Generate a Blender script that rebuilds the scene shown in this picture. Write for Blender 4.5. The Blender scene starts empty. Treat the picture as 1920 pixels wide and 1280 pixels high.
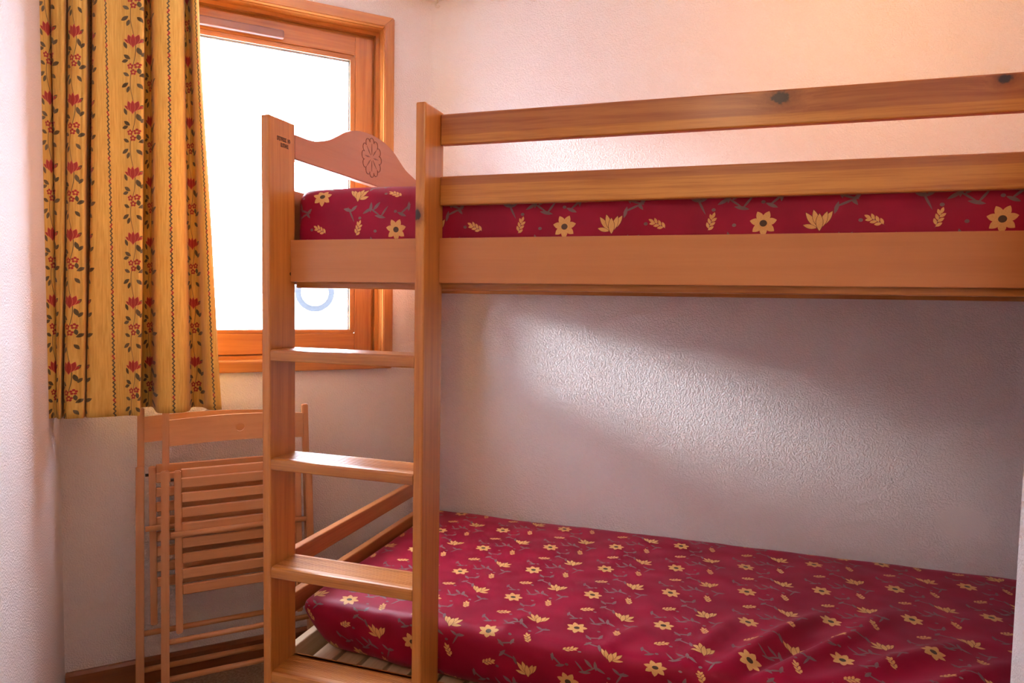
import bpy, bmesh, math, random
from mathutils import Vector, Matrix, noise as mnoise

random.seed(7)
SC = bpy.context.scene
COL = SC.collection
H = 1.10                      # camera height above the floor; heights below are written relative to the eye
R2 = math.sqrt(0.5)

# ------------------------------------------------------------------ camera, sky, sun, lamp, fill, exposure
cam_d = bpy.data.cameras.new('camera'); cam = bpy.data.objects.new('camera', cam_d); COL.objects.link(cam)
cam_d.sensor_width = 36.0; cam_d.lens = 1284.2 / 1920 * 36; cam_d.clip_start = 0.02; cam_d.clip_end = 500
yaw, pitch, roll = -0.31298, -0.05936, -0.01702
f_ = Vector((math.sin(yaw) * math.cos(pitch), math.cos(yaw) * math.cos(pitch), math.sin(pitch)))
r_ = Vector((math.cos(yaw), -math.sin(yaw), 0)); d_ = f_.cross(r_)
rr = r_ * math.cos(roll) + d_ * math.sin(roll); dd = d_ * math.cos(roll) - r_ * math.sin(roll)
cam.matrix_world = Matrix(((rr.x, -dd.x, -f_.x, 0), (rr.y, -dd.y, -f_.y, 0), (rr.z, -dd.z, -f_.z, H), (0, 0, 0, 1)))
SC.camera = cam

SC.view_settings.view_transform = 'Standard'
SC.view_settings.look = 'None'
SC.view_settings.exposure = 0.56
SC.cycles.diffuse_bounces = 8; SC.cycles.max_bounces = 14
SC.view_settings.gamma = 1.0
SC.view_settings.use_curve_mapping = False

w = bpy.data.worlds.new('bright_sky'); SC.world = w; w.use_nodes = True
bg = w.node_tree.nodes['Background']
bg.inputs['Color'].default_value = (0.84, 0.89, 1.10, 1); bg.inputs['Strength'].default_value = 27.0

def lamp(name, kind, loc, energy, color, **kw):
    l = bpy.data.lights.new(name, kind); l.energy = energy; l.color = color
    for k, v in kw.items(): setattr(l, k, v)
    o = bpy.data.objects.new(name, l); COL.objects.link(o); o.location = loc
    return o
sun = lamp('sun', 'SUN', (-6, -1, 5), 4.3, (0.93, 0.93, 1.0), angle=math.radians(9))
sun.rotation_euler = Vector((3.3, 1.0, -0.83)).to_track_quat('-Z', 'Y').to_euler()
lamp('ceiling_lamp', 'POINT', (0.26, 1.44, 0.86 + H), 6.0, (1.0, 0.55, 0.20), shadow_soft_size=0.09)
lamp('room_fill', 'POINT', (-0.05, -0.45, 0.80 + H), 7.0, (1.0, 0.68, 0.46), shadow_soft_size=0.12)  # added fill behind the camera, stands in for bounce light from the room

# ------------------------------------------------------------------ node helper
class NT:
    def __init__(s, name):
        s.m = bpy.data.materials.new(name); s.m.use_nodes = True
        s.t = s.m.node_tree; s.t.nodes.clear()
        s.out = s.t.nodes.new('ShaderNodeOutputMaterial')
    def n(s, typ, **kw):
        x = s.t.nodes.new(typ)
        for k, v in kw.items(): setattr(x, k, v)
        return x
    def set(s, sock, v):
        if isinstance(v, bpy.types.NodeSocket): s.t.links.new(v, sock)
        else: sock.default_value = v
    def math(s, op, a, b=0.0, c=None, clamp=False):
        x = s.n('ShaderNodeMath', operation=op, use_clamp=clamp)
        s.set(x.inputs[0], a); s.set(x.inputs[1], b)
        if c is not None: s.set(x.inputs[2], c)
        return x.outputs[0]
    def vmath(s, op, a, b=None):
        x = s.n('ShaderNodeVectorMath', operation=op)
        s.set(x.inputs[0], a)
        if b is not None: s.set(x.inputs[1], b)
        return x.outputs['Value'] if op in ('LENGTH', 'DOT_PRODUCT', 'DISTANCE') else x.outputs[0]
    def sep(s, v):
        x = s.n('ShaderNodeSeparateXYZ'); s.set(x.inputs[0], v); return x.outputs
    def comb(s, a, b, c=0.0):
        x = s.n('ShaderNodeCombineXYZ'); s.set(x.inputs[0], a); s.set(x.inputs[1], b); s.set(x.inputs[2], c); return x.outputs[0]
    def mix(s, fac, a, b):
        x = s.n('ShaderNodeMix', data_type='RGBA'); s.set(x.inputs[0], fac); s.set(x.inputs[6], a); s.set(x.inputs[7], b); return x.outputs[2]
    def mapping(s, v, loc=(0, 0, 0), rot=0.0, scale=(1, 1, 1), kind='POINT'):
        x = s.n('ShaderNodeMapping', vector_type=kind); s.set(x.inputs[0], v)
        x.inputs[1].default_value = loc; x.inputs[2].default_value = (0, 0, rot); x.inputs[3].default_value = scale
        return x.outputs[0]
    def noise(s, v, scale, detail=2.0, rough=0.5):
        x = s.n('ShaderNodeTexNoise'); s.set(x.inputs['Vector'], v); x.inputs['Scale'].default_value = scale
        x.inputs['Detail'].default_value = detail; x.inputs['Roughness'].default_value = rough
        return x.outputs['Fac']
    def ramp(s, v, lo, hi):
        x = s.n('ShaderNodeMapRange'); x.interpolation_type = 'SMOOTHSTEP'; s.set(x.inputs[0], v)
        x.inputs[1].default_value = lo; x.inputs[2].default_value = hi
        return x.outputs[0]
    def bump(s, h, strength, dist):
        x = s.n('ShaderNodeBump'); s.set(x.inputs['Height'], h); s.set(x.inputs['Strength'], strength); x.inputs['Distance'].default_value = dist
        return x.outputs[0]
    def obj(s): return s.n('ShaderNodeTexCoord').outputs['Object']
    def uv(s): return s.n('ShaderNodeTexCoord').outputs['UV']
    def bsdf(s, color, rough=0.5, normal=None, spec=0.5, **kw):
        p = s.n('ShaderNodeBsdfPrincipled'); s.set(p.inputs['Base Color'], color); s.set(p.inputs['Roughness'], rough)
        p.inputs['Specular IOR Level'].default_value = spec
        for k, v in kw.items(): s.set(p.inputs[k], v)
        if normal is not None: s.set(p.inputs['Normal'], normal)
        s.t.links.new(p.outputs[0], s.out.inputs[0]); return p
    # motif shapes: value below 1 inside
    def ell(s, v, cx, cy, ang, a, b): return s.vmath('LENGTH', s.mapping(v, (cx, cy, 0), ang, (a, b, 1), 'TEXTURE'))
    def leaf(s, v, cx, cy, ang, a, b):
        o = s.sep(s.mapping(v, (cx, cy, 0), ang, (a, b, 1), 'TEXTURE'))
        return s.math('MULTIPLY_ADD', o[0], o[0], s.math('ABSOLUTE', o[1]))
    def inside(s, f, t=1.0): return s.math('LESS_THAN', f, t)
    def over(s, col, f, paint): return s.mix(s.inside(f), col, paint)
    def union(s, fs):
        f = fs[0]
        for g in fs[1:]: f = s.math('MINIMUM', f, g)
        return f

def rgb(r, g, b): return (r, g, b, 1)

def wood(name, light, dark, axis='X', rough=0.32, knots=(), fine=70, coat=0.14, contrast=1.0, band=None):
    m = NT(name); p = m.obj()
    k = {'X': 0, 'Y': 1, 'Z': 2}[axis]
    sc = [1.0, 1.0, 1.0]; sc[k] = 0.035
    rnd = m.math('MULTIPLY', m.n('ShaderNodeObjectInfo').outputs['Random'], 13.0)
    q = m.vmath('ADD', p, m.comb(rnd, rnd, rnd))
    kn = None
    for (kx, ky, kz, a) in knots:
        s3 = [a, a, a]; s3[k] = a * 1.5
        d = m.vmath('LENGTH', m.vmath('DIVIDE', m.vmath('SUBTRACT', p, (kx, ky, kz)), tuple(s3)))
        d = m.math('ADD', d, m.math('MULTIPLY_ADD', m.noise(p, 160, 2.0), 0.7, -0.35))
        kn = d if kn is None else m.math('MINIMUM', kn, d)
    if kn is not None:
        warp = m.math('DIVIDE', 0.02, m.math('MULTIPLY_ADD', kn, kn, 0.7))
        q = m.vmath('ADD', q, m.comb(warp, warp, warp))
    qs = m.vmath('MULTIPLY', q, tuple(sc))
    g1 = m.noise(qs, fine, 3.0, 0.6)
    g2 = m.noise(qs, fine * 5, 2.0, 0.6)
    g3 = m.noise(m.vmath('MULTIPLY', q, tuple(c * 1.0 if c < 1 else 0.4 for c in sc)), 22, 1.0)
    g = m.math('ADD', m.math('MULTIPLY', m.ramp(g1, 0.36, 0.70), 0.55 * contrast), m.math('MULTIPLY', m.ramp(g2, 0.45, 0.8), 0.30 * contrast))
    g = m.math('ADD', g, m.math('MULTIPLY', m.ramp(g3, 0.35, 0.7), 0.30), clamp=True)
    col = m.mix(g, rgb(*light), rgb(*dark))
    if band:
        zb = m.math('ADD', m.sep(p)[2], m.math('MULTIPLY', m.noise(m.vmath('MULTIPLY', p, tuple(sc)), 12, 2), 0.02))
        col = m.mix(m.math('MULTIPLY', m.ramp(zb, band + .0085, band + .0115), 0.72), col, m.mix(g, rgb(0.37, 0.115, 0.030), rgb(0.25, 0.065, 0.014)))
    if kn is not None:
        col = m.mix(m.math('MULTIPLY', m.math('SUBTRACT', 1.0, m.ramp(kn, 0.55, 2.2)), 0.75), col, rgb(dark[0] * .45, dark[1] * .35, dark[2] * .3))
        col = m.mix(m.math('SUBTRACT', 1.0, m.ramp(kn, 0.5, 0.8)), col, rgb(0.03, 0.012, 0.005))
    m.bsdf(col, rough, m.bump(g2, 0.12, 0.0006), 0.45, **{'Coat Weight': coat, 'Coat Roughness': 0.18})
    return m.m

def stucco(name, col, patch=None, strength=0.5, scale=235):
    m = NT(name); p = m.obj()
    h = m.math('ADD', m.ramp(m.noise(p, scale, 2.0, 0.55), 0.35, 0.66), m.math('MULTIPLY', m.noise(p, scale * 2.7, 2.0), 0.35))
    st = strength
    if patch:
        d = m.vmath('LENGTH', m.vmath('DIVIDE', m.vmath('SUBTRACT', p, patch[0]), patch[1]))
        d = m.math('ADD', d, m.math('MULTIPLY', m.noise(p, 18, 2.0), 0.5))
        st = m.math('MULTIPLY_ADD', m.ramp(d, 0.9, 1.6), strength * 0.88, strength * 0.12)
    tone = m.mix(m.noise(p, 2.2, 2.0), rgb(*[c * 0.97 for c in col]), rgb(*col))
    m.bsdf(tone, 0.8, m.bump(h, st, 0.004), 0.12)
    return m.m

def plain(name, col, rough=0.5, **kw):
    m = NT(name); p = m.obj()
    c = m.mix(m.noise(p, 30, 2), rgb(*[x * .93 for x in col]), rgb(*col))
    m.bsdf(c, rough, None, 0.5, **kw); return m.m

def red_fabric(name, shear, ou, ov, pu=0.1735, pv=0.170, flip=1.0):
    m = NT(name); o = m.sep(m.uv())
    u = m.math('MULTIPLY', m.math('SUBTRACT', o[0], ou), flip); v = m.math('MULTIPLY_ADD', u, shear, m.math('SUBTRACT', o[1], ov))
    cu = m.math('DIVIDE', u, pu); ci = m.math('FLOOR', cu)
    odd = m.math('FLOORED_MODULO', ci, 2.0)
    lu = m.math('MULTIPLY', m.math('SUBTRACT', m.math('SUBTRACT', cu, ci), 0.5), pu)          # -pu/2 .. pu/2
    lv0 = m.math('MULTIPLY_ADD', odd, pv * 0.5, v)
    lv = m.math('MULTIPLY', m.math('SUBTRACT', m.math('FRACT', m.math('DIVIDE', lv0, pv)), 0.5), pv)
    sgn = m.math('MULTIPLY_ADD', odd, -2.0, 1.0)
    q = m.comb(lu, lv)
    uvs = m.comb(o[0], o[1])
    base = m.mix(m.ramp(m.noise(uvs, 9, 3), 0.3, 0.75), rgb(0.25, 0.004, 0.024), rgb(0.34, 0.007, 0.034))
    grey = m.mix(m.noise(uvs, 60, 1), rgb(0.15, 0.085, 0.080), rgb(0.25, 0.155, 0.15))
    col = base
    # vines: thin stems and leaves in grey green, inside the cell
    for (cx, cy, ang, a, b) in ((0.004, 0.000, 0.6, 0.016, 0.0016), (0.014, 0.010, 1.7, 0.010, 0.0030), (0.022, 0.003, -0.5, 0.012, 0.0028),
                                (-0.008, -0.010, 0.2, 0.012, 0.0028), (0.000, 0.012, 2.4, 0.011, 0.0030), (-0.018, 0.000, -0.9, 0.014, 0.0018),
                                (0.062, -0.004, 1.1, 0.017, 0.0017), (0.070, 0.006, 0.2, 0.010, 0.0032), (0.056, 0.008, 2.5, 0.010, 0.0028),
                                (-0.066, 0.004, -0.7, 0.016, 0.0018), (-0.058, -0.006, 0.4, 0.010, 0.0028), (-0.074, 0.010, 1.6, 0.009, 0.0028),
                                (0.000, -0.070, 0.3, 0.018, 0.0018), (0.012, -0.062, 1.3, 0.010, 0.0030), (-0.012, -0.072, -0.8, 0.010, 0.0030),
                                (0.004, 0.070, -0.4, 0.018, 0.0018), (-0.008, 0.074, 0.9, 0.010, 0.0030), (0.018, 0.062, -1.3, 0.010, 0.0028)):
        col = m.over(col, m.leaf(q, cx, cy, ang, a * 1.1, b * 1.15), grey)
    for (cx, cy) in ((-0.044, 0.0), (0.040, -0.012), (-0.020, 0.040), (0.004, -0.040)):
        col = m.over(col, m.ell(q, cx, cy, 0, 0.0036, 0.0030), grey)
    gold = m.mix(m.noise(uvs, 400, 1), rgb(0.60, 0.30, 0.085), rgb(0.74, 0.42, 0.15))
    line = rgb(0.13, 0.035, 0.02)
    # daisy
    dx, dy = -pu * .25, -pv * .25
    for k in range(7):
        a = k * 2 * math.pi / 7 + 0.2
        f = m.leaf(q, dx + .0125 * math.cos(a), dy + .0125 * math.sin(a), a, 0.0105, 0.0060)
        col = m.over(col, f, gold)
    col = m.over(col, m.ell(q, dx, dy, 0, .0062, .0058), rgb(0.09, 0.055, 0.035))
    # tulip, mirrored on every other column
    qt = m.comb(m.math('MULTIPLY', m.math('SUBTRACT', lu, pu * .25), sgn), m.math('SUBTRACT', lv, pv * .25))
    for (cx, cy, a, l, b) in ((-0.012, 0.004, 2.2, 0.017, 0.0052), (0.013, 0.006, 1.0, 0.016, 0.0052), (-0.014, -0.007, 2.9, 0.012, 0.0042),
                              (-0.005, 0.007, 1.85, 0.016, 0.0054), (0.008, 0.004, 1.25, 0.016, 0.0054), (0.001, 0.000, 1.60, 0.016, 0.0062)):
        f = m.leaf(qt, cx, cy, a, l, b)
        col = m.over(col, f, line)
        col = m.over(col, m.math('DIVIDE', f, 0.86), gold)
    # two sprigs of seeds
    for (sx, sy, rot) in ((pu * .25, -pv * .25, 1.9), (-pu * .25, pv * .25, 0.5)):
        col = m.over(col, m.leaf(q, sx, sy, rot, .014, .0009), grey)
        for (t, sd) in ((-.011, 1), (-.008, -1), (-.003, 1), (.000, -1), (.005, 1), (.008, -1), (.011, 0)):
            a = rot + sd * 0.65
            px = sx + t * math.cos(rot) + .0058 * math.cos(a); py = sy + t * math.sin(rot) + .0058 * math.sin(a)
            col = m.over(col, m.leaf(q, px, py, a, .0058, .0026), gold)
    weave = m.noise(m.mapping(uvs, scale=(1, 3, 1)), 900, 1)
    m.bsdf(col, m.math('MULTIPLY_ADD', m.noise(uvs, 14, 2), 0.15, 0.40), m.bump(weave, 0.15, 0.0006), 0.18, **{'Sheen Weight': 0.05, 'Sheen Roughness': 0.3, 'Sheen Tint': (1.0, 0.55, 0.85, 1)})
    return m.m

def curtain_fabric():
    m = NT('gold_floral_curtain'); o = m.sep(m.uv()); P, V = 0.130, 0.160
    u = o[0]; v = o[1]
    lu = m.math('MULTIPLY', m.math('SUBTRACT', m.math('FRACT', m.math('MULTIPLY_ADD', u, 1 / P, 0.5)), 0.5), P)
    lw = m.math('MULTIPLY', m.math('SUBTRACT', m.math('FRACT', m.math('DIVIDE', u, P)), 0.5), P)
    fv = m.math('SUBTRACT', m.math('FRACT', m.math('DIVIDE', v, V)), 0.5); lv = m.math('MULTIPLY', fv, V)
    uvs = m.comb(u, v)
    moire = m.noise(m.mapping(uvs, scale=(1, 0.06, 1)), 260, 3, 0.6)
    col = m.mix(m.ramp(moire, 0.3, 0.72), rgb(0.74, 0.46, 0.095), rgb(0.60, 0.335, 0.055))
    green = rgb(0.115, 0.085, 0.035); red = rgb(0.37, 0.030, 0.022); dred = rgb(0.62, 0.16, 0.07)
    # wavy stem
    sw = m.math('MULTIPLY', m.math('SINE', m.math('MULTIPLY', fv, 2 * math.pi)), 0.006)
    stem = m.math('MULTIPLY', m.math('ABSOLUTE', m.math('SUBTRACT', lu, sw)), 1 / 0.0007)
    col = m.over(col, stem, green)
    q = m.comb(lu, lv)
    for (cx, cy, a, l, b) in ((-.019, -.048, .6, .0105, .0046), (-.011, -.058, 1.2, .0085, .0042), (.014, -.050, 2.3, .0085, .0042),
                              (.020, -.022, .5, .0095, .0046), (.012, -.014, 1.7, .0075, .0038), (-.016, -.022, 2.7, .0085, .0042),
                              (.012, .034, 1.9, .0100, .0044), (.020, .028, .9, .0080, .0040), (-.014, .020, 2.6, .0095, .0046), (-.019, .010, .3, .0085, .0042),
                              (-.018, .048, 2.0, .0090, .0042), (.017, .060, .8, .0085, .0042)):
        col = m.over(col, m.leaf(q, cx, cy, a, l, b), green)
    # tulip: five petals with pale seams
    for (cx, cy, a, l, b) in ((-.0125, .061, 2.55, .0100, .0032), (.0125, .061, .6, .0100, .0032), (-.0065, .064, 1.90, .0145, .0058), (.0065, .064, 1.24, .0145, .0058), (0, .063, 1.57, .0165, .0056)):
        f = m.leaf(q, cx, cy - .004, a, l, b)
        col = m.over(col, m.math('DIVIDE', f, 1.08), dred)
        col = m.over(col, m.math('DIVIDE', f, 0.9), red)
    # clusters of small round blossoms
    for (bx, by) in ((-.006, -.002), (.009, .000), (.001, -.016)):
        for k in range(5):
            a = k * 2 * math.pi / 5 + 0.3
            col = m.over(col, m.ell(q, bx + .0047 * math.cos(a), by + .0047 * math.sin(a), 0, .0027, .0027), red)
    # wavy ribbon half-way between the vines
    zz = m.math('MULTIPLY', m.math('PINGPONG', v, 0.0055), 0.8)
    rib = m.math('MULTIPLY', m.math('ABSOLUTE', m.math('SUBTRACT', lw, m.math('SUBTRACT', zz, 0.0022))), 1 / 0.0021)
    seg = m.math('FRACT', m.math('DIVIDE', v, 0.054))
    rcol = m.mix(m.inside(seg, 0.20), green, red)
    col = m.over(col, rib, rcol)
    weave = m.noise(m.mapping(uvs, scale=(1, 1, 1)), 700, 1)
    p = m.bsdf(col, 0.62, m.bump(weave, 0.15, 0.0006), 0.35, **{'Sheen Weight': 0.15})
    tr = m.n('ShaderNodeBsdfTranslucent'); m.set(tr.inputs[0], col)
    mx = m.n('ShaderNodeMixShader'); mx.inputs[0].default_value = 0.10
    m.t.links.new(p.outputs[0], mx.inputs[1]); m.t.links.new(tr.outputs[0], mx.inputs[2]); m.t.links.new(mx.outputs[0], m.out.inputs[0])
    return m.m

def glass_mat():
    m = NT('window_glass')
    lw = m.n('ShaderNodeLayerWeight'); fac = m.math('MULTIPLY_ADD', m.math('POWER', lw.outputs['Facing'], 5.0), 0.9, 0.04)
    t = m.n('ShaderNodeBsdfTransparent'); t.inputs[0].default_value = (0.97, 0.99, 0.98, 1)
    g = m.n('ShaderNodeBsdfGlossy'); g.inputs['Roughness'].default_value = 0.02
    x = m.n('ShaderNodeMixShader'); m.t.links.new(fac, x.inputs[0]); m.t.links.new(t.outputs[0], x.inputs[1]); m.t.links.new(g.outputs[0], x.inputs[2])
    m.t.links.new(x.outputs[0], m.out.inputs[0]); return m.m

M = {}
PL, PD = (0.58, 0.230, 0.046), (0.37, 0.115, 0.018)
M['pine_z'] = wood('pine_upright', PL, PD, 'Z', knots=((-0.583, 1.2, 0.161 + H, .010), (-0.905, 1.285, -0.25 + H, .008)))
M['pine_x'] = wood('pine_lengthwise', (0.55, 0.225, 0.043), (0.33, 0.105, 0.016), 'X', knots=((0.062, 1.27, 0.353 + H, .010), (0.388, 1.27, 0.358 + H, .007), (0.9, 1.27, 0.2 + H, .008)), contrast=1.15)
M['rail_top'] = wood('pine_rail_two_tone', (0.58, 0.250, 0.045), (0.38, 0.125, 0.018), 'X', knots=((0.062, 1.27, 0.353 + H, .015), (0.388, 1.27, 0.358 + H, .010)), band=0.325 + H, contrast=1.3, fine=95)
M['rail_low'] = wood('pine_rail_golden', (0.58, 0.250, 0.045), (0.38, 0.125, 0.018), 'X', knots=((0.45, 1.27, 0.192 + H, .004),), band=0.226 + H, contrast=1.3, fine=95)
M['pine_y'] = wood('pine_crosswise', (0.50, 0.19, 0.055), (0.32, 0.095, 0.022), 'Y')
M['veneer'] = wood('beech_veneer_board', (0.53, 0.205, 0.060), (0.43, 0.150, 0.036), 'X', fine=45, contrast=0.6, rough=0.36)
M['head'] = wood('beech_headboard', (0.46, 0.185, 0.085), (0.37, 0.13, 0.055), 'Y', fine=45, contrast=0.6, rough=0.4)
M['slat'] = wood('pale_slat_wood', (0.62, 0.46, 0.28), (0.48, 0.32, 0.18), 'Y', rough=0.6, coat=0)
M['beech'] = wood('chair_beech', (0.56, 0.26, 0.105), (0.45, 0.185, 0.065), 'Z', fine=60, contrast=0.7, rough=0.42, coat=0.12)
M['beech_x'] = wood('chair_beech_lengthwise', (0.56, 0.26, 0.105), (0.45, 0.185, 0.065), 'X', fine=60, contrast=0.7, rough=0.42, coat=0.12)
M['win_z'] = wood('window_larch_upright', (0.50, 0.19, 0.040), (0.32, 0.095, 0.018), 'Z', contrast=1.0)
M['win_x'] = wood('window_larch_level', (0.50, 0.19, 0.040), (0.32, 0.095, 0.018), 'X', contrast=0.9)
M['base'] = wood('baseboard_wood', (0.26, 0.085, 0.022), (0.16, 0.045, 0.012), 'X', contrast=0.8)
M['wall'] = stucco('stucco_wall', (0.84, 0.81, 0.815))
M['wall_back'] = stucco('stucco_wall_patched', (0.84, 0.81, 0.815), ((0.59, 2.07, -0.57 + H), (0.062, 1.0, 0.048)))
M['ceil'] = stucco('ceiling_plaster', (0.82, 0.78, 0.74), None, 0.2)
M['red_top'] = red_fabric('red_floral_upper', 0.0, -0.272, 1.163, pu=0.180, pv=0.150, flip=-1.0)
M['red_low'] = red_fabric('red_floral_lower', 0.069, -0.5124, 1.2815)
M['curtain'] = curtain_fabric()
M['glass'] = glass_mat()
M['white'] = plain('white_plastic', (0.8, 0.78, 0.74), 0.4)
M['vent'] = plain('mauve_plastic', (0.24, 0.11, 0.085), 0.4)
M['ink'] = plain('black_ink', (0.035, 0.02, 0.015), 0.6)
M['carve'] = plain('carved_wood_groove', (0.20, 0.065, 0.028), 0.5)
M['spacer'] = plain('grey_spacer', (0.35, 0.37, 0.40), 0.4)
M['snow'] = plain('snow', (0.88, 0.9, 0.93), 0.8)
M['car'] = plain('pale_car_paint', (0.75, 0.77, 0.8), 0.3)
M['carglass'] = plain('dark_car_glass', (0.05, 0.06, 0.07), 0.1)
M['tyre'] = plain('tyre_rubber', (0.010, 0.0115, 0.014), 0.95)
M['trimgrey'] = plain('grey_sill_trim', (0.04, 0.043, 0.05), 0.7)
M['hub'] = plain('wheel_alloy', (0.5, 0.52, 0.55), 0.35)
M['bolt'] = plain('dark_bolt', (0.04, 0.025, 0.02), 0.4, Metallic=0.6)
fm = NT('speckled_tan_floor'); _p = fm.obj()
fm.bsdf(fm.mix(fm.ramp(fm.noise(_p, 140, 3, .7), .35, .65), rgb(0.24, 0.155, 0.10), rgb(0.40, 0.29, 0.20)), 0.55, fm.bump(fm.noise(_p, 200, 2), .2, .001))
M['floor'] = fm.m

# ------------------------------------------------------------------ mesh helpers
def link(name, bm, mat, parent=None, smooth=False, mw=None):
    me = bpy.data.meshes.new(name); bmesh.ops.recalc_face_normals(bm, faces=bm.faces[:]); bm.to_mesh(me); bm.free()
    for p in me.polygons: p.use_smooth = smooth
    me.materials.append(mat)
    o = bpy.data.objects.new(name, me); COL.objects.link(o)
    if parent is not None: o.parent = parent
    return o

def empty(name, loc=(0, 0, 0), rz=0.0):
    o = bpy.data.objects.new(name, None); COL.objects.link(o); o.location = loc; o.rotation_euler = (0, 0, rz); o.empty_display_size = 0.1
    return o

def tag(o, label=None, cat=None, group=None, kind=None):
    if label: o['label'] = label
    if cat: o['category'] = cat
    if group: o['group'] = group
    if kind: o['kind'] = kind
    return o

def add_box(bm, lo, hi, bev=0.0, seg=2):
    vs = [bm.verts.new((x, y, z)) for x in (lo[0], hi[0]) for y in (lo[1], hi[1]) for z in (lo[2], hi[2])]
    fs = [bm.faces.new([vs[i] for i in q]) for q in ((0, 1, 3, 2), (4, 6, 7, 5), (0, 4, 5, 1), (2, 3, 7, 6), (0, 2, 6, 4), (1, 5, 7, 3))]
    if bev > 0:
        es = list({e for f in fs for e in f.edges})
        bmesh.ops.bevel(bm, geom=es, offset=bev, segments=seg, affect='EDGES', profile=0.5, clamp_overlap=True)

def box(name, lo, hi, mat, parent=None, bev=0.0, seg=2):
    bm = bmesh.new(); add_box(bm, lo, hi, bev, seg); return link(name, bm, mat, parent)

def prism(name, prof, a, b, axis, mat, parent=None, bev=0.0, smooth=False):
    """closed outline prof (list of 2D points) pushed from a to b along axis"""
    def put(p, t): return {'X': (t, p[0], p[1]), 'Y': (p[0], t, p[1]), 'Z': (p[0], p[1], t)}[axis]
    bm = bmesh.new()
    A = [bm.verts.new(put(p, a)) for p in prof]; B = [bm.verts.new(put(p, b)) for p in prof]
    n = len(prof)
    caps = [bm.faces.new(A), bm.faces.new(B[::-1])]
    for i in range(n): bm.faces.new((A[i], B[i], B[(i + 1) % n], A[(i + 1) % n]))
    if bev:
        bmesh.ops.bevel(bm, geom=list({e for f in caps for e in f.edges}), offset=bev, segments=2, affect='EDGES', clamp_overlap=True)
    return link(name, bm, mat, parent, smooth)

def add_tube(bm, pts, r, n=10, caps=True):
    rings = []
    for i, p in enumerate(pts):
        p = Vector(p)
        t = (Vector(pts[min(i + 1, len(pts) - 1)]) - Vector(pts[max(i - 1, 0)])).normalized()
        up = Vector((0, 0, 1)) if abs(t.z) < 0.9 else Vector((1, 0, 0))
        a = t.cross(up).normalized(); b = t.cross(a)
        rings.append([bm.verts.new(p + (a * math.cos(k * 2 * math.pi / n) + b * math.sin(k * 2 * math.pi / n)) * r) for k in range(n)])
    for A, B in zip(rings, rings[1:]):
        for k in range(n): bm.faces.new((A[k], A[(k + 1) % n], B[(k + 1) % n], B[k]))
    if caps: bm.faces.new(rings[0][::-1]); bm.faces.new(rings[-1])

def tube(name, pts, r, mat, parent=None, n=10):
    bm = bmesh.new(); add_tube(bm, pts, r, n); return link(name, bm, mat, parent, True)

def smooth_curve(P, sub):
    out = []
    for i in range(len(P) - 1):
        p0, p1, p2, p3 = P[max(i - 1, 0)], P[i], P[i + 1], P[min(i + 2, len(P) - 1)]
        for k in range(sub):
            t = k / sub
            out.append(tuple(0.5 * (2 * b + (c - a) * t + (2 * a - 5 * b + 4 * c - d) * t * t + (3 * b - a - 3 * c + d) * t ** 3) for a, b, c, d in zip(p0, p1, p2, p3)))
    out.append(tuple(P[-1])); return out

# window-wall frame: s runs along the wall, d out of the wall into the room
CX, CY = -0.962, 2.07
def wp(s, d, z): return Vector((CX + (s + d) * R2, CY + (s - d) * R2, z + H))

# ------------------------------------------------------------------ setting
CE = 0.955 + H
T = 0.10
box('wall_back', (-0.962 - 0.1, 2.07, 0), (1.15, 2.07 + T, CE), M['wall_back']).__setitem__('kind', 'structure')
box('floor', (-1.95, -1.4, -0.1), (1.3, 2.3, 0), M['floor']).__setitem__('kind', 'structure')
box('ceiling', (-1.95, -1.4, CE), (1.3, 2.3, CE + 0.1), M['ceil']).__setitem__('kind', 'structure')

# window wall, built in its own frame (local x = s, local y = -d) with an opening
WO = empty('wall_window', (CX, CY, 0), math.pi / 4)
WO['kind'] = 'structure'
SL, SR, ZB, ZT = -0.975, -0.150, -0.205 + H, 0.856 + H       # opening
WT = 0.075
bm = bmesh.new()
add_box(bm, (-1.13, 0, 0), (SL, WT, CE)); add_box(bm, (SR, 0, 0), (0.1, WT, CE))
add_box(bm, (SL, 0, 0), (SR, WT, ZB)); add_box(bm, (SL, 0, ZT), (SR, WT, CE))
link('wall_panel', bm, M['wall'], WO)

# left wall at a right angle to the window wall, then the entry side, the wall behind the eye and the partition
WL = empty('wall_left', tuple(wp(-1.03, 0, -H)), -math.pi / 4); WL['kind'] = 'structure'
box('wall_panel', (-0.1, -T, 0), (1.62, 0, CE), M['wall'], WL)
box('wall_entry', (-0.68, -1.3, 0), (-0.53, 0.22, CE), M['wall']).__setitem__('kind', 'structure')
box('wall_front', (-0.68, -1.3, 0), (0.6, -1.2, CE), M['wall']).__setitem__('kind', 'structure')
M['wall_r'] = stucco('stucco_partition', (0.83, 0.79, 0.77))
box('wall_right', (0.412, -1.25, 0), (0.53, 1.185, CE), M['wall_r'], None, 0.006).__setitem__('kind', 'structure')
box('wall_end', (1.05, 1.0, 0), (1.15, 2.15, CE), M['wall']).__setitem__('kind', 'structure')
box('wall_niche', (0.5, 1.06, 0), (1.1, 1.185, CE), M['wall']).__setitem__('kind', 'structure')

bb = empty('baseboard_window', (CX, CY, 0), math.pi / 4); bb['kind'] = 'structure'
prism('baseboard_strip', [(-0.014, 0), (0, 0), (0, 0.074), (-0.006, 0.074), (-0.014, 0.066)], -1.028, -0.004, 'X', M['base'], bb)
bbb = empty('baseboard_back', (0, 0, 0)); bbb['kind'] = 'structure'
prism('baseboard_strip', [(2.056, 0), (2.07, 0), (2.07, 0.074), (2.062, 0.074), (2.056, 0.066)], -0.95, 1.04, 'X', M['base'], bbb)

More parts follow.
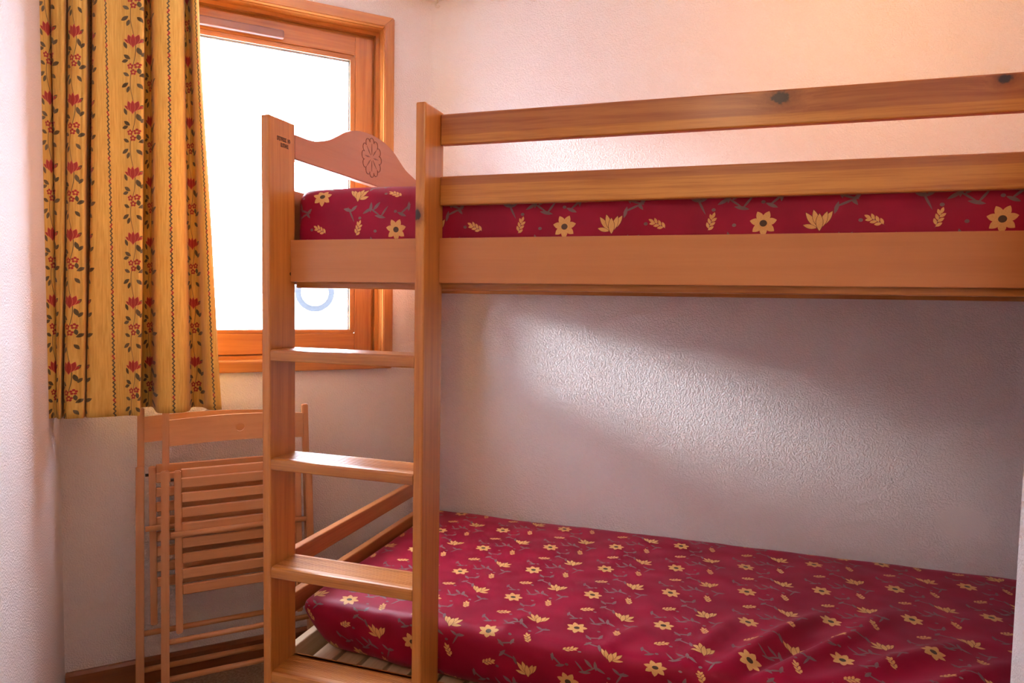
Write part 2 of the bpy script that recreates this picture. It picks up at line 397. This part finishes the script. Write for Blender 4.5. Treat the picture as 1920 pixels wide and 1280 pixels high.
# window: casing on the wall, lining, sash, beads, pane
W1 = empty('window_1', (CX, CY, 0), math.pi / 4); W1['kind'] = 'structure'
ol, orr, ob, ot = -1.005, -0.126, -0.223 + H, 0.874 + H
il, ir, ib, it = -0.972, -0.158, -0.191 + H, 0.842 + H
def quadprism(name, pts, y0, y1, mat, parent, bev=0.0):
    bm = bmesh.new()
    A = [bm.verts.new((p[0], y0, p[1])) for p in pts]; B = [bm.verts.new((p[0], y1, p[1])) for p in pts]
    bm.faces.new(A); bm.faces.new(B[::-1])
    for i in range(4): bm.faces.new((A[i], B[i], B[(i + 1) % 4], A[(i + 1) % 4]))
    if bev: bmesh.ops.bevel(bm, geom=bm.edges[:], offset=bev, segments=2, affect='EDGES', clamp_overlap=True)
    return link(name, bm, mat, parent)
def frame4(name, o4, i4, y0, y1, mz, mx, bev=0.002):
    a, b, c, d = o4; e, f, g, h = i4
    quadprism(name, [(a, c), (e, g), (e, h), (a, d)], y0, y1, mz, W1, bev)
    quadprism(name, [(b, c), (f, g), (f, h), (b, d)], y0, y1, mz, W1, bev)
    quadprism(name, [(a, d), (b, d), (f, h), (e, h)], y0, y1, mx, W1, bev)
    quadprism(name, [(a, c), (b, c), (f, g), (e, g)], y0, y1, mx, W1, bev)
frame4('casing', (ol, orr, ob, ot), (il, ir, ib, it), -0.016, 0.004, M['win_z'], M['win_x'], 0.003)
frame4('jamb_lining', (SL + .0005, SR - .0005, ZB + .0005, ZT - .0005), (il + .001, ir - .001, ib + .001, it - .001), 0.004, 0.074, M['win_z'], M['win_x'], 0.0)
# rebate
frame4('rebate_strip', (il + .001, ir - .001, ib + .001, it - .001), (il + .012, ir - .012, ib + .012, it - .012), 0.040, 0.062, M['win_z'], M['win_x'], 0.0)
frame4('outer_frame', (il + .001, ir - .001, ib + .001, it - .001), (il + .030, ir - .040, ib + .040, it - .045), 0.0625, 0.074, M['win_z'], M['win_x'], 0.0)
sa, sb, sc_, sd = il + .006, ir - .020, ib + .016, it - .022
gl, gr, gb, gt = -0.895, -0.233, -0.113 + H, 0.761 + H
for (x0, x1) in ((sa, gl), (gr, sb)): box('sash_stile', (x0, 0.050, sc_), (x1, 0.0735, sd), M['win_z'], W1, 0.002)
box('sash_rail', (gl, 0.0505, sc_), (gr, 0.074, gb), M['win_x'], W1, 0.0015)
box('sash_rail', (gl, 0.0505, gt), (gr, 0.074, sd), M['win_x'], W1, 0.0015)
frame4('glazing_bead', (gl, gr, gb, gt), (gl + .015, gr - .015, gb + .012, gt - .015), 0.052, 0.062, M['win_z'], M['win_x'], 0.002)
frame4('glass_spacer', (gl + .002, gr - .002, gb + .002, gt - .002), (gl + .0185, gr - .0185, gb + .0135, gt - .0195), 0.0665, 0.0685, M['spacer'], M['spacer'], 0.0)
box('pane', (gl + .001, 0.063, gb + .001), (gr - .001, 0.0655, gt - .001), M['glass'], W1)
tv = box('vent_cover', (-0.80, 0.030, 0.767 + H), (-0.450, 0.050, 0.793 + H), M['vent'], W1, 0.006, 3)

# snow outside
sn = bmesh.new()
for (s, d) in ((-40, -0.08), (40, -0.08), (40, -60), (-40, -60)): sn.verts.new(wp(s, d, -0.24))
sn.faces.new(sn.verts[:])
link('ground', sn, M['snow']).__setitem__('kind', 'structure')

# small white hook in the ceiling corner
hk = tube('ceiling_hook', [(-0.935, 2.062, 0.955 + H), (-0.935, 2.055, 0.945 + H), (-0.940, 2.052, 0.937 + H), (-0.936, 2.050, 0.929 + H), (-0.929, 2.050, 0.927 + H), (-0.925, 2.050, 0.932 + H)], 0.0035, M['white'])
tag(hk, 'small white hook in the ceiling corner beside the window', 'hook')

# ------------------------------------------------------------------ bunk bed
BED = tag(empty('bunk_bed', (0, 0, 0)), 'pine bunk bed with ladder, guard rails and carved headboard beside the window', 'bunk bed')
Zp = 0.373 + H
XA, XB, XC, XD = -0.939, -0.919, -0.588, -0.568
for (x0, x1) in ((XA, XB), (XC, XD)):
    box('post', (x0, 1.200, 0), (x1, 1.288, Zp), M['pine_z'], BED, 0.003)
box('post', (-0.960, 1.965, 0), (-0.9365, 2.050, Zp), M['pine_z'], BED, 0.003)
box('post', (1.020, 1.200, 0), (1.040, 1.288, Zp), M['pine_z'], BED, 0.003)
box('post', (1.020, 1.965, 0), (1.040, 2.050, Zp), M['pine_z'], BED, 0.003)
# rungs with fine grooves along the tread
for k, zt in enumerate((-0.110, -0.341, -0.574, -0.803, -1.03)):
    z1 = zt + H; z0 = z1 - 0.024
    prof = [(1.201, z0 + .002), (1.203, z0), (1.284, z0), (1.286, z0 + .002), (1.286, z1 - .003), (1.283, z1)]
    if k >= 1:
        n = 12
        for i in range(n):
            y = 1.276 - i * (1.276 - 1.216) / n
            prof += [(y, z1), (y - .0007, z1 - .0011), (y - .0019, z1 - .0011), (y - .0026, z1)]
    prof += [(1.207, z1), (1.203, z1 - .0015), (1.201, z1 - .006)]
    prism('rung', prof, XB + .0003, XC - .0003, 'X', M['pine_x'], BED)
XE = 1.02
box('guard_rail', (XD, 1.270, 0.307 + H), (XE, 1.288, 0.367 + H), M['rail_top'], BED, 0.003)
box('guard_rail', (XD, 1.270, 0.188 + H), (XE, 1.288, 0.245 + H), M['rail_low'], BED, 0.003)
box('side_board', (XB, 1.270, 0.033 + H), (XC, 1.288, 0.123 + H), M['veneer'], BED, 0.0015)
box('side_board', (XD, 1.270, 0.033 + H), (XE, 1.288, 0.123 + H), M['veneer'], BED, 0.0015)
box('slat_ledger', (XB + .002, 1.2885, 0.020 + H), (XE, 1.318, 0.050 + H), M['pine_x'], BED, 0.002)
box('slat_ledger', (XB + .002, 2.030, 0.020 + H), (XE, 2.060, 0.050 + H), M['pine_x'], BED, 0.002)
box('end_board', (-0.956, 1.289, 0.028 + H), (-0.9345, 1.964, 0.235 + H), M['head'], BED, 0.003)
# headboard with wavy top
HC = 1.622
half = [(1.289, .352), (1.332, .352), (1.362, .354), (1.394, .361), (1.427, .372), (1.461, .388), (1.497, .406), (1.534, .418), (1.573, .425), (HC, .4275)]
topc = smooth_curve(half + [(2 * HC - y + (0.01 if y < 1.4 else 0), z) for y, z in half[-2::-1]], 4)
prof = [(1.289, .299), (1.964, .299)] + [(min(y, 1.964), z) for y, z in topc[::-1]]
prof = [(y, z + H) for y, z in prof]
hb = prism('headboard', prof, -0.943, -0.921, 'X', M['head'], BED, 0.002)
bm = bmesh.new(); rc = (1.622, 0.369 + H); rx = -0.921
for k in range(12):
    a0 = k * math.pi / 6; c = (rc[0] + .040 * math.cos(a0), rc[1] + .040 * math.sin(a0))
    add_tube(bm, [(rx, c[0] + .0108 * math.cos(a0 + t), c[1] + .0108 * math.sin(a0 + t)) for t in [(-1.75 + 3.5 * i / 8) for i in range(9)]], 0.0013, 6)
for k in range(8):
    a0 = k * math.pi / 4 + math.pi / 8 * 0.0 + math.pi / 2
    u = Vector((0, math.cos(a0), math.sin(a0))); v = Vector((0, -math.sin(a0), math.cos(a0))); c = Vector((rx + .0006, rc[0], rc[1]))
    pts = [c + u * .008, c + u * .020 + v * .0022, c + u * .036, c + u * .020 - v * .0022]
    A = [bm.verts.new(p) for p in pts]; B = [bm.verts.new(p - Vector((.004, 0, 0))) for p in pts]
    bm.faces.new(A); bm.faces.new(B[::-1])
    for i in range(4): bm.faces.new((A[i], B[i], B[(i + 1) % 4], A[(i + 1) % 4]))
tag(link('carved_rosette', bm, M['carve'], hb), 'carved twelve-lobed rosette')
# maker's ink stamp on the first ladder post: two lines of small strokes
bm = bmesh.new(); rs = random.Random(4); xs = XB + .0001
def stroke(y, z, wy, hz): add_box(bm, (xs - .0004, y, z), (xs + .0004, y + wy, z + hz))
y = 1.226
for k in range(13):
    if k == 10: y += .004
    zz_ = .327 + H; stroke(y, zz_, .0011, .0085)
    stroke(y, zz_ + rs.choice((.0, .0037, .0072)), .0026, .0013)
    if k < 10: stroke(y, zz_ + .0072, .0028, .0013)
    y += .0032
y = 1.238
for k in range(8):
    zz_ = .315 + H; stroke(y, zz_, .0011, .0085)
    stroke(y, zz_ + rs.choice((.0, .0037, .0072)), .0026, .0013); y += .0034
tag(link('maker_stamp', bm, M['ink'], BED), 'small black two-line ink stamp')
# lower bunk
box('side_rail', (XB, 1.270, -0.905 + H), (XC, 1.288, -0.803 + H), M['pine_x'], BED, 0.002)
box('side_rail', (XD, 1.270, -0.905 + H), (XE, 1.288, -0.803 + H), M['pine_x'], BED, 0.002)
box('slat_ledger', (XB + .002, 1.2885, -0.872 + H), (XE, 1.312, -0.846 + H), M['pine_x'], BED, 0.002)
box('slat_ledger', (XB + .002, 2.035, -0.872 + H), (XE, 2.060, -0.846 + H), M['pine_x'], BED, 0.002)
for (z0, z1) in ((-0.619, -0.575), (-0.724, -0.677)):
    box('end_rail', (-0.958, 1.289, z0 + H), (-0.937, 1.964, z1 + H), M['pine_y'], BED, 0.003)
box('end_rail', (-0.958, 1.289, -0.870 + H), (-0.937, 1.964, -0.804 + H), M['slat'], BED, 0.003)
sl0 = None
def slats(z):
    global sl0
    n = 30; pitch = (XE - 0.01 - (XB + .012)) / n
    for i in range(n):
        x = XB + .012 + i * pitch
        if sl0 is None:
            sl0 = box('slat', (0, 1.292, 0), (0.052, 2.055, 0.014), M['slat'], BED, 0.002, 1); sl0.location = (x, 0, z)
        else:
            o = sl0.copy(); COL.objects.link(o); o.parent = BED; o.location = (x, 0, z)
slats(-0.8455 + H); slats(0.0505 + H)
# bolt covers on ladder post
for z in (-0.80, 0.08):
    bm = bmesh.new(); add_tube(bm, [(XB - .002, 1.272, z + H - .03), (XB + .0012, 1.272, z + H - .03)], .004, 12)
    link('bolt_cap', bm, M['bolt'], BED)

# ------------------------------------------------------------------ mattresses
def mattress(name, lo, hi, r, mat, disp, step=0.012):
    lo = Vector(lo); hi = Vector(hi); c = (lo + hi) / 2; h = (hi - lo) / 2
    bm = bmesh.new(); uvl = bm.loops.layers.uv.new('UVMap'); cache = {}
    def vert(p):
        key = tuple(round(x, 4) for x in p)
        if key not in cache:
            q = Vector(p) - c
            k = Vector([max(-(h[i] - r), min(h[i] - r, q[i])) for i in range(3)])
            dlt = q - k
            n = dlt.normalized() if dlt.length > 1e-6 else Vector((0, 0, 1))
            pos = c + k + n * r if dlt.length > 1e-6 else Vector(p)
            cache[key] = bm.verts.new(disp(pos, n))
        return cache[key]
    N = [max(2, int(round((hi[i] - lo[i]) / step))) for i in range(3)]
    def grid(a, b, fix, val, uvf):
        for i in range(N[a]):
            for j in range(N[b]):
                ps = []
                for (di, dj) in ((0, 0), (1, 0), (1, 1), (0, 1)):
                    p = [0, 0, 0]; p[fix] = val
                    p[a] = lo[a] + (hi[a] - lo[a]) * (i + di) / N[a]; p[b] = lo[b] + (hi[b] - lo[b]) * (j + dj) / N[b]
                    ps.append(p)
                try: f = bm.faces.new([vert(p) for p in ps])
                except ValueError: continue
                for l, p in zip(f.loops, ps): l[uvl].uv = uvf(p)
    grid(0, 1, 2, hi[2], lambda p: (p[0], p[1]))
    grid(0, 1, 2, lo[2], lambda p: (p[0], p[1]))
    grid(0, 2, 1, lo[1], lambda p: (p[0], lo[1] - (hi[2] - p[2])))
    grid(0, 2, 1, hi[1], lambda p: (p[0], hi[1] + (hi[2] - p[2])))
    grid(1, 2, 0, lo[0], lambda p: (lo[0] - (hi[2] - p[2]), p[1]))
    grid(1, 2, 0, hi[0], lambda p: (hi[0] + (hi[2] - p[2]), p[1]))
    o = link(name, bm, mat, None, True)
    return o
def seg_ridge(p, a, b, wdt, amp):
    a = Vector(a); b = Vector(b); q = Vector((p.x, p.y)); t = max(0, min(1, (q - a).dot(b - a) / (b - a).length_squared))
    d = (q - (a + (b - a) * t)).length
    return amp * math.exp(-(d / wdt) ** 2) * math.sin(math.pi * (0.08 + 0.84 * t))
FOLDS = [((-0.02, 1.30), (0.22, 1.66), .020, .012), ((0.06, 1.30), (0.36, 1.70), .022, .011), ((0.02, 1.30), (0.28, 1.60), .012, -.008),
         ((0.16, 1.32), (0.50, 1.62), .022, .009), ((-0.08, 1.30), (0.03, 1.56), .016, .007), ((0.26, 1.30), (0.60, 1.58), .02, .007),
         ((-0.24, 1.30), (-0.16, 1.46), .018, .005), ((-0.45, 1.30), (-0.40, 1.42), .018, .005)]
def disp_low(p, n):
    q = Vector(p)
    if n.z > 0.3:
        dz = 1.5 * sum(seg_ridge(q, *f) for f in FOLDS) + 0.004 * mnoise.noise(q * 7) + .0015 * mnoise.noise(q * 22)
        q.z += dz * min(1, n.z)
    if n.y < -0.3:
        q.y += -0.006 * mnoise.noise(Vector((q.x * 9, 0, q.z * 5))) - .004 * mnoise.noise(Vector((q.x * 26, 3, q.z * 9)))
    t = min(1.0, max(0.0, (q.z - (-0.830 + H)) / 0.135)); nearf = max(0, 1 - (p.y - 1.303) / 0.25); nearl = max(0, 1 - (p.x + 0.932) / 0.25)
    q.y += (0.056 - 0.026 * min(1, max(0, (q.x + .9) / .35))) * (1 - t) ** 1.2 * nearf
    q.x += 0.060 * (1 - t) ** 1.4 * nearl
    return q
ml = mattress('mattress', (-0.932, 1.303, -0.830 + H), (1.015, 2.062, -0.690 + H), 0.034, M['red_low'], disp_low)
tag(ml, 'red floral mattress lying on the lower bunk', 'mattress')
def disp_up(p, n):
    q = Vector(p)
    if n.y < -0.3:
        q.y += -0.004 * mnoise.noise(Vector((q.x * 7, 1, q.z * 9))) - .003 * mnoise.noise(Vector((q.x * 19, 5, q.z * 16)))
        q.y = max(q.y, 1.2890 + 0.0005)
    if n.z > 0.3: q.z += .003 * mnoise.noise(q * 6)
    return q
mu = mattress('mattress', (-0.930, 1.2945, 0.0655 + H), (1.015, 2.050, 0.238 + H), 0.034, M['red_top'], disp_up)
tag(mu, 'red floral mattress on the upper bunk behind the guard rails', 'mattress')

# ------------------------------------------------------------------ curtain
# along the cloth: s at top, s at bottom, distance from wall, cloth coordinate
def sx(x): t = x - 70; return -1.048 + .001057 * t + 3.6e-7 * t * t
CP = [(74, 75, .185, -.440), (88, 88, .178, -.410), (102, 100, .170, -.388), (106, 101, .150, -.384), (112, 103, .176, -.376), (124, 106, .182, -.362), (134, 109, .176, -.346), (138, 110, .080, -.320),
      (134, 111, .090, -.305), (139, 114, .165, -.285), (150, 122, .188, -.262), (164, 142, .188, -.243), (172, 152, .178, -.228), (173, 154, .070, -.190), (180, 156, .050, -.160), (183, 156, .080, -.140),
      (183, 157, .150, -.125), (192, 163, .182, -.106), (207, 211, .182, -.065), (232, 230, .176, -.030), (257, 247, .186, .002), (274, 257, .188, .022), (272, 252, .100, .060), (274, 258, .055, .095), (283, 270, .050, .122),
      (289, 280, .060, .140), (291, 286, .130, .150), (297, 293, .168, .160), (320, 320, .180, .195), (342, 340, .176, .220), (348, 350, .150, .232), (350, 356, .100, .246), (357, 366, .090, .260), (363, 380, .105, .278),
      (366, 388, .150, .300), (370, 400, .168, .325), (375, 413, .162, .342)]
pts = smooth_curve(CP, 7)
bm = bmesh.new(); uvl = bm.loops.layers.uv.new('UVMap'); NZ = 60; z_top, z_bot = 0.93, -0.305
rows = []
for j in range(NZ + 1):
    t = j / NZ; row = []
    z = z_top + (z_bot - z_top) * t
    for i, (xt, xb, d, u) in enumerate(pts):
        tt = max(0.0, min(1.0, (0.78 - z) / (0.78 + 0.305)))
        x = xt + (xb - xt) * tt ** 1.2
        s = sx(x) + 0.003 * mnoise.noise(Vector((u * 18, z * 2.2, 0)))
        dd_ = d + 0.004 * mnoise.noise(Vector((u * 14, z * 3, 5)))
        row.append((bm.verts.new(wp(s, dd_, z + 0.005 * mnoise.noise(Vector((u * 9, 7, 0))) * t)), u, z))
    rows.append(row)
for A, B in zip(rows, rows[1:]):
    for i in range(len(A) - 1):
        q = (A[i], A[i + 1], B[i + 1], B[i])
        f = bm.faces.new([v[0] for v in q])
        for l, v in zip(f.loops, q): l[uvl].uv = (v[1], v[2])
cu = link('curtain', bm, M['curtain'], None, True)
cu.modifiers.new('cloth', 'SOLIDIFY').thickness = 0.0016
tag(cu, 'gold curtain with red floral stripes hanging over the left of the window', 'curtain')

# ------------------------------------------------------------------ folding chairs
def panel_with_hole(name, x0, x1, z0, z1, bow, rad, hx, hz, thick, mat, parent):
    bm = bmesh.new(); N = 28
    outer = [bm.verts.new((x0 + (x1 - x0) * i / N, 0, z1 + .006 * math.sin(math.pi * i / N))) for i in range(N + 1)] + [bm.verts.new((x1 - (x1 - x0) * i / N, 0, z0 + .004 * math.sin(math.pi * i / N))) for i in range(N + 1)]
    inner = [bm.verts.new((hx + rad * math.cos(k * math.pi / 12), 0, hz + rad * .95 * math.sin(k * math.pi / 12))) for k in range(24)]
    es = [bm.edges.new((L[i], L[(i + 1) % len(L)])) for L in (outer, inner) for i in range(len(L))]
    bmesh.ops.triangle_fill(bm, use_beauty=True, edges=es, use_dissolve=False)
    ret = bmesh.ops.extrude_face_region(bm, geom=bm.faces[:])
    for v in [g for g in ret['geom'] if isinstance(g, bmesh.types.BMVert)]: v.co.y -= thick
    for v in bm.verts: v.co.y += bow * math.sin(math.pi * (v.co.x - x0) / (x1 - x0))
    return link(name, bm, mat, parent)

def bar(name, p, q, wx, wy, mat, parent, bev=.0025):
    """square bar from p up to q (local points at bar centre), leaning sideways by shear"""
    bm = bmesh.new(); add_box(bm, (-wx / 2, -wy / 2, 0), (wx / 2, wy / 2, 1), 0)
    L = Vector(q) - Vector(p)
    for v in bm.verts: v.co = Vector(p) + L * v.co.z + Vector((v.co.x, v.co.y, 0))
    bmesh.ops.bevel(bm, geom=bm.edges[:], offset=bev, segments=2, affect='EDGES', clamp_overlap=True)
    return link(name, bm, mat, parent)

def chair(label):
    t = empty('folding_chair'); tag(t, label, 'chair', 'folding chairs leaning under the window')
    Wd = 0.374; hw = Wd / 2; top = 0.795; g = .010
    for s in (-1, 1):
        bar('stile', (s * (hw - .0085 + g), 0, .002), (s * (hw - .0085), 0, top), .017, .020, M['beech'], t)
        bar('leg', (s * (hw - .008 + g), -.0215, .004), (s * (hw - .008 + g * .3), -.0215, .640), .020, .018, M['beech'], t)
        bar('seat_rail', (s * (hw - .034), -.0215, .212), (s * (hw - .034), -.0215, .638), .017, .018, M['beech'], t)
        for z in (.470, .615): tube('pivot_bolt', [(s * (hw - .0175), -.0215, z), (s * (hw - .0255), -.0215, z)], .004, M['bolt'], t, 8)
    panel_with_hole('backrest', -hw + .016, hw - .016, .702, .771, .012, .0118, 0.005, .7405, .012, M['beech_x'], t)
    for k, (a, b) in enumerate(((-.490, -.516), (-.529, -.554), (-.568, -.594), (-.608, -.634), (-.648, -.674), (-.688, -.714), (-.729, -.755), (-.770, -.796))):
        box('seat_slat', (-hw + .0425, -.0295, b + 1.108), (hw - .0425, -.0165, a + 1.108), M['beech_x'], t, .002, 1)
    box('seat_crossbar', (-hw + .0425, -.016, .612), (hw - .0425, -.004, .640), M['beech_x'], t, .002, 1)
    tube('rod', [(-hw + .016, -.0385, .474), (hw - .016, -.0385, .474)], .0075, M['beech_x'], t, 12)
    tube('rod', [(-hw + .010, -.0215, .192), (hw - .010, -.0215, .192)], .0075, M['beech_x'], t, 12)
    tube('rod', [(-hw + .004, -.004, .088), (hw - .004, -.004, .088)], .0075, M['beech_x'], t, 12)
    return t
def dup(root, label):
    r = root.copy(); COL.objects.link(r); r['label'] = label
    for ch in list(root.children):
        c = ch.copy(); COL.objects.link(c); c.parent = r
        for gch in list(ch.children):
            d = gch.copy(); COL.objects.link(d); d.parent = c
    return r
c1 = chair('beech folding chair leaning nearest the ladder, its seat slats in full view')
c2 = dup(c1, 'folded beech chair leaning behind the other chair, close to the wall')
def lean(c, s, d_foot, d_top):
    a = math.asin((d_foot - d_top) / 0.795)
    p = wp(s, d_foot, -H)
    c.location = p; c.rotation_euler = (-a, 0, math.pi / 4)
lean(c1, -0.600, 0.185, 0.125)
lean(c2, -0.660, 0.105, 0.045)

# ------------------------------------------------------------------ parked car outside
ca = tag(empty('car', (-6.75, 10.0, -0.24 + H), math.atan2(6.75, 10.0)), 'pale car parked on the snow outside the window', 'car')
# local x along the car (front wheel at x=0), y away from the house
side = [(-.95, .30), (-1.0, .55), (-.90, .78), (-.2, .92), (.35, .98), (.95, 1.42), (2.3, 1.46), (3.05, 1.05), (3.35, .98), (3.42, .5), (3.35, .30),
        (3.02, .30)] + [(2.65 + .36 * math.cos(a), .32 + .36 * math.sin(a)) for a in [math.pi * i / 8 for i in range(0, 9)]] + [(.37, .30)] + [(.36 * math.cos(a), .32 + .36 * math.sin(a)) for a in [math.pi * i / 8 for i in range(0, 9)]] + [(-.38, .30)]
prism('car_body', side, 0.0, 1.65, 'Y', M['car'], ca, 0.02)
prism('side_window', [(.62, 1.0), (1.05, 1.36), (1.6, 1.39), (1.6, 1.02)], -.006, .01, 'Y', M['carglass'], ca)
prism('side_window', [(1.68, 1.02), (1.68, 1.39), (2.25, 1.39), (2.75, 1.06)], -.006, .01, 'Y', M['carglass'], ca)
for x in (0.0, 2.65):
    for y in (0.02, 1.43):
        bm = bmesh.new(); add_tube(bm, [(x, y + dy, .32) for dy in (0, .03, .17, .2)], .32, 28); wl = link('wheel', bm, M['tyre'], ca, False)
        bm = bmesh.new(); add_tube(bm, [(x, y - .012 if y < 1 else y + .2, .32), (x, y + .02 if y < 1 else y + .212, .32)], .225, 24); link('hubcap', bm, M['hub'], wl)
box('bumper', (-1.03, -.01, .30), (-.7, 1.66, .48), M['car'], ca, .03)
box('side_sill', (.40, -.012, .24), (2.26, .05, .33), M['trimgrey'], ca, .01)
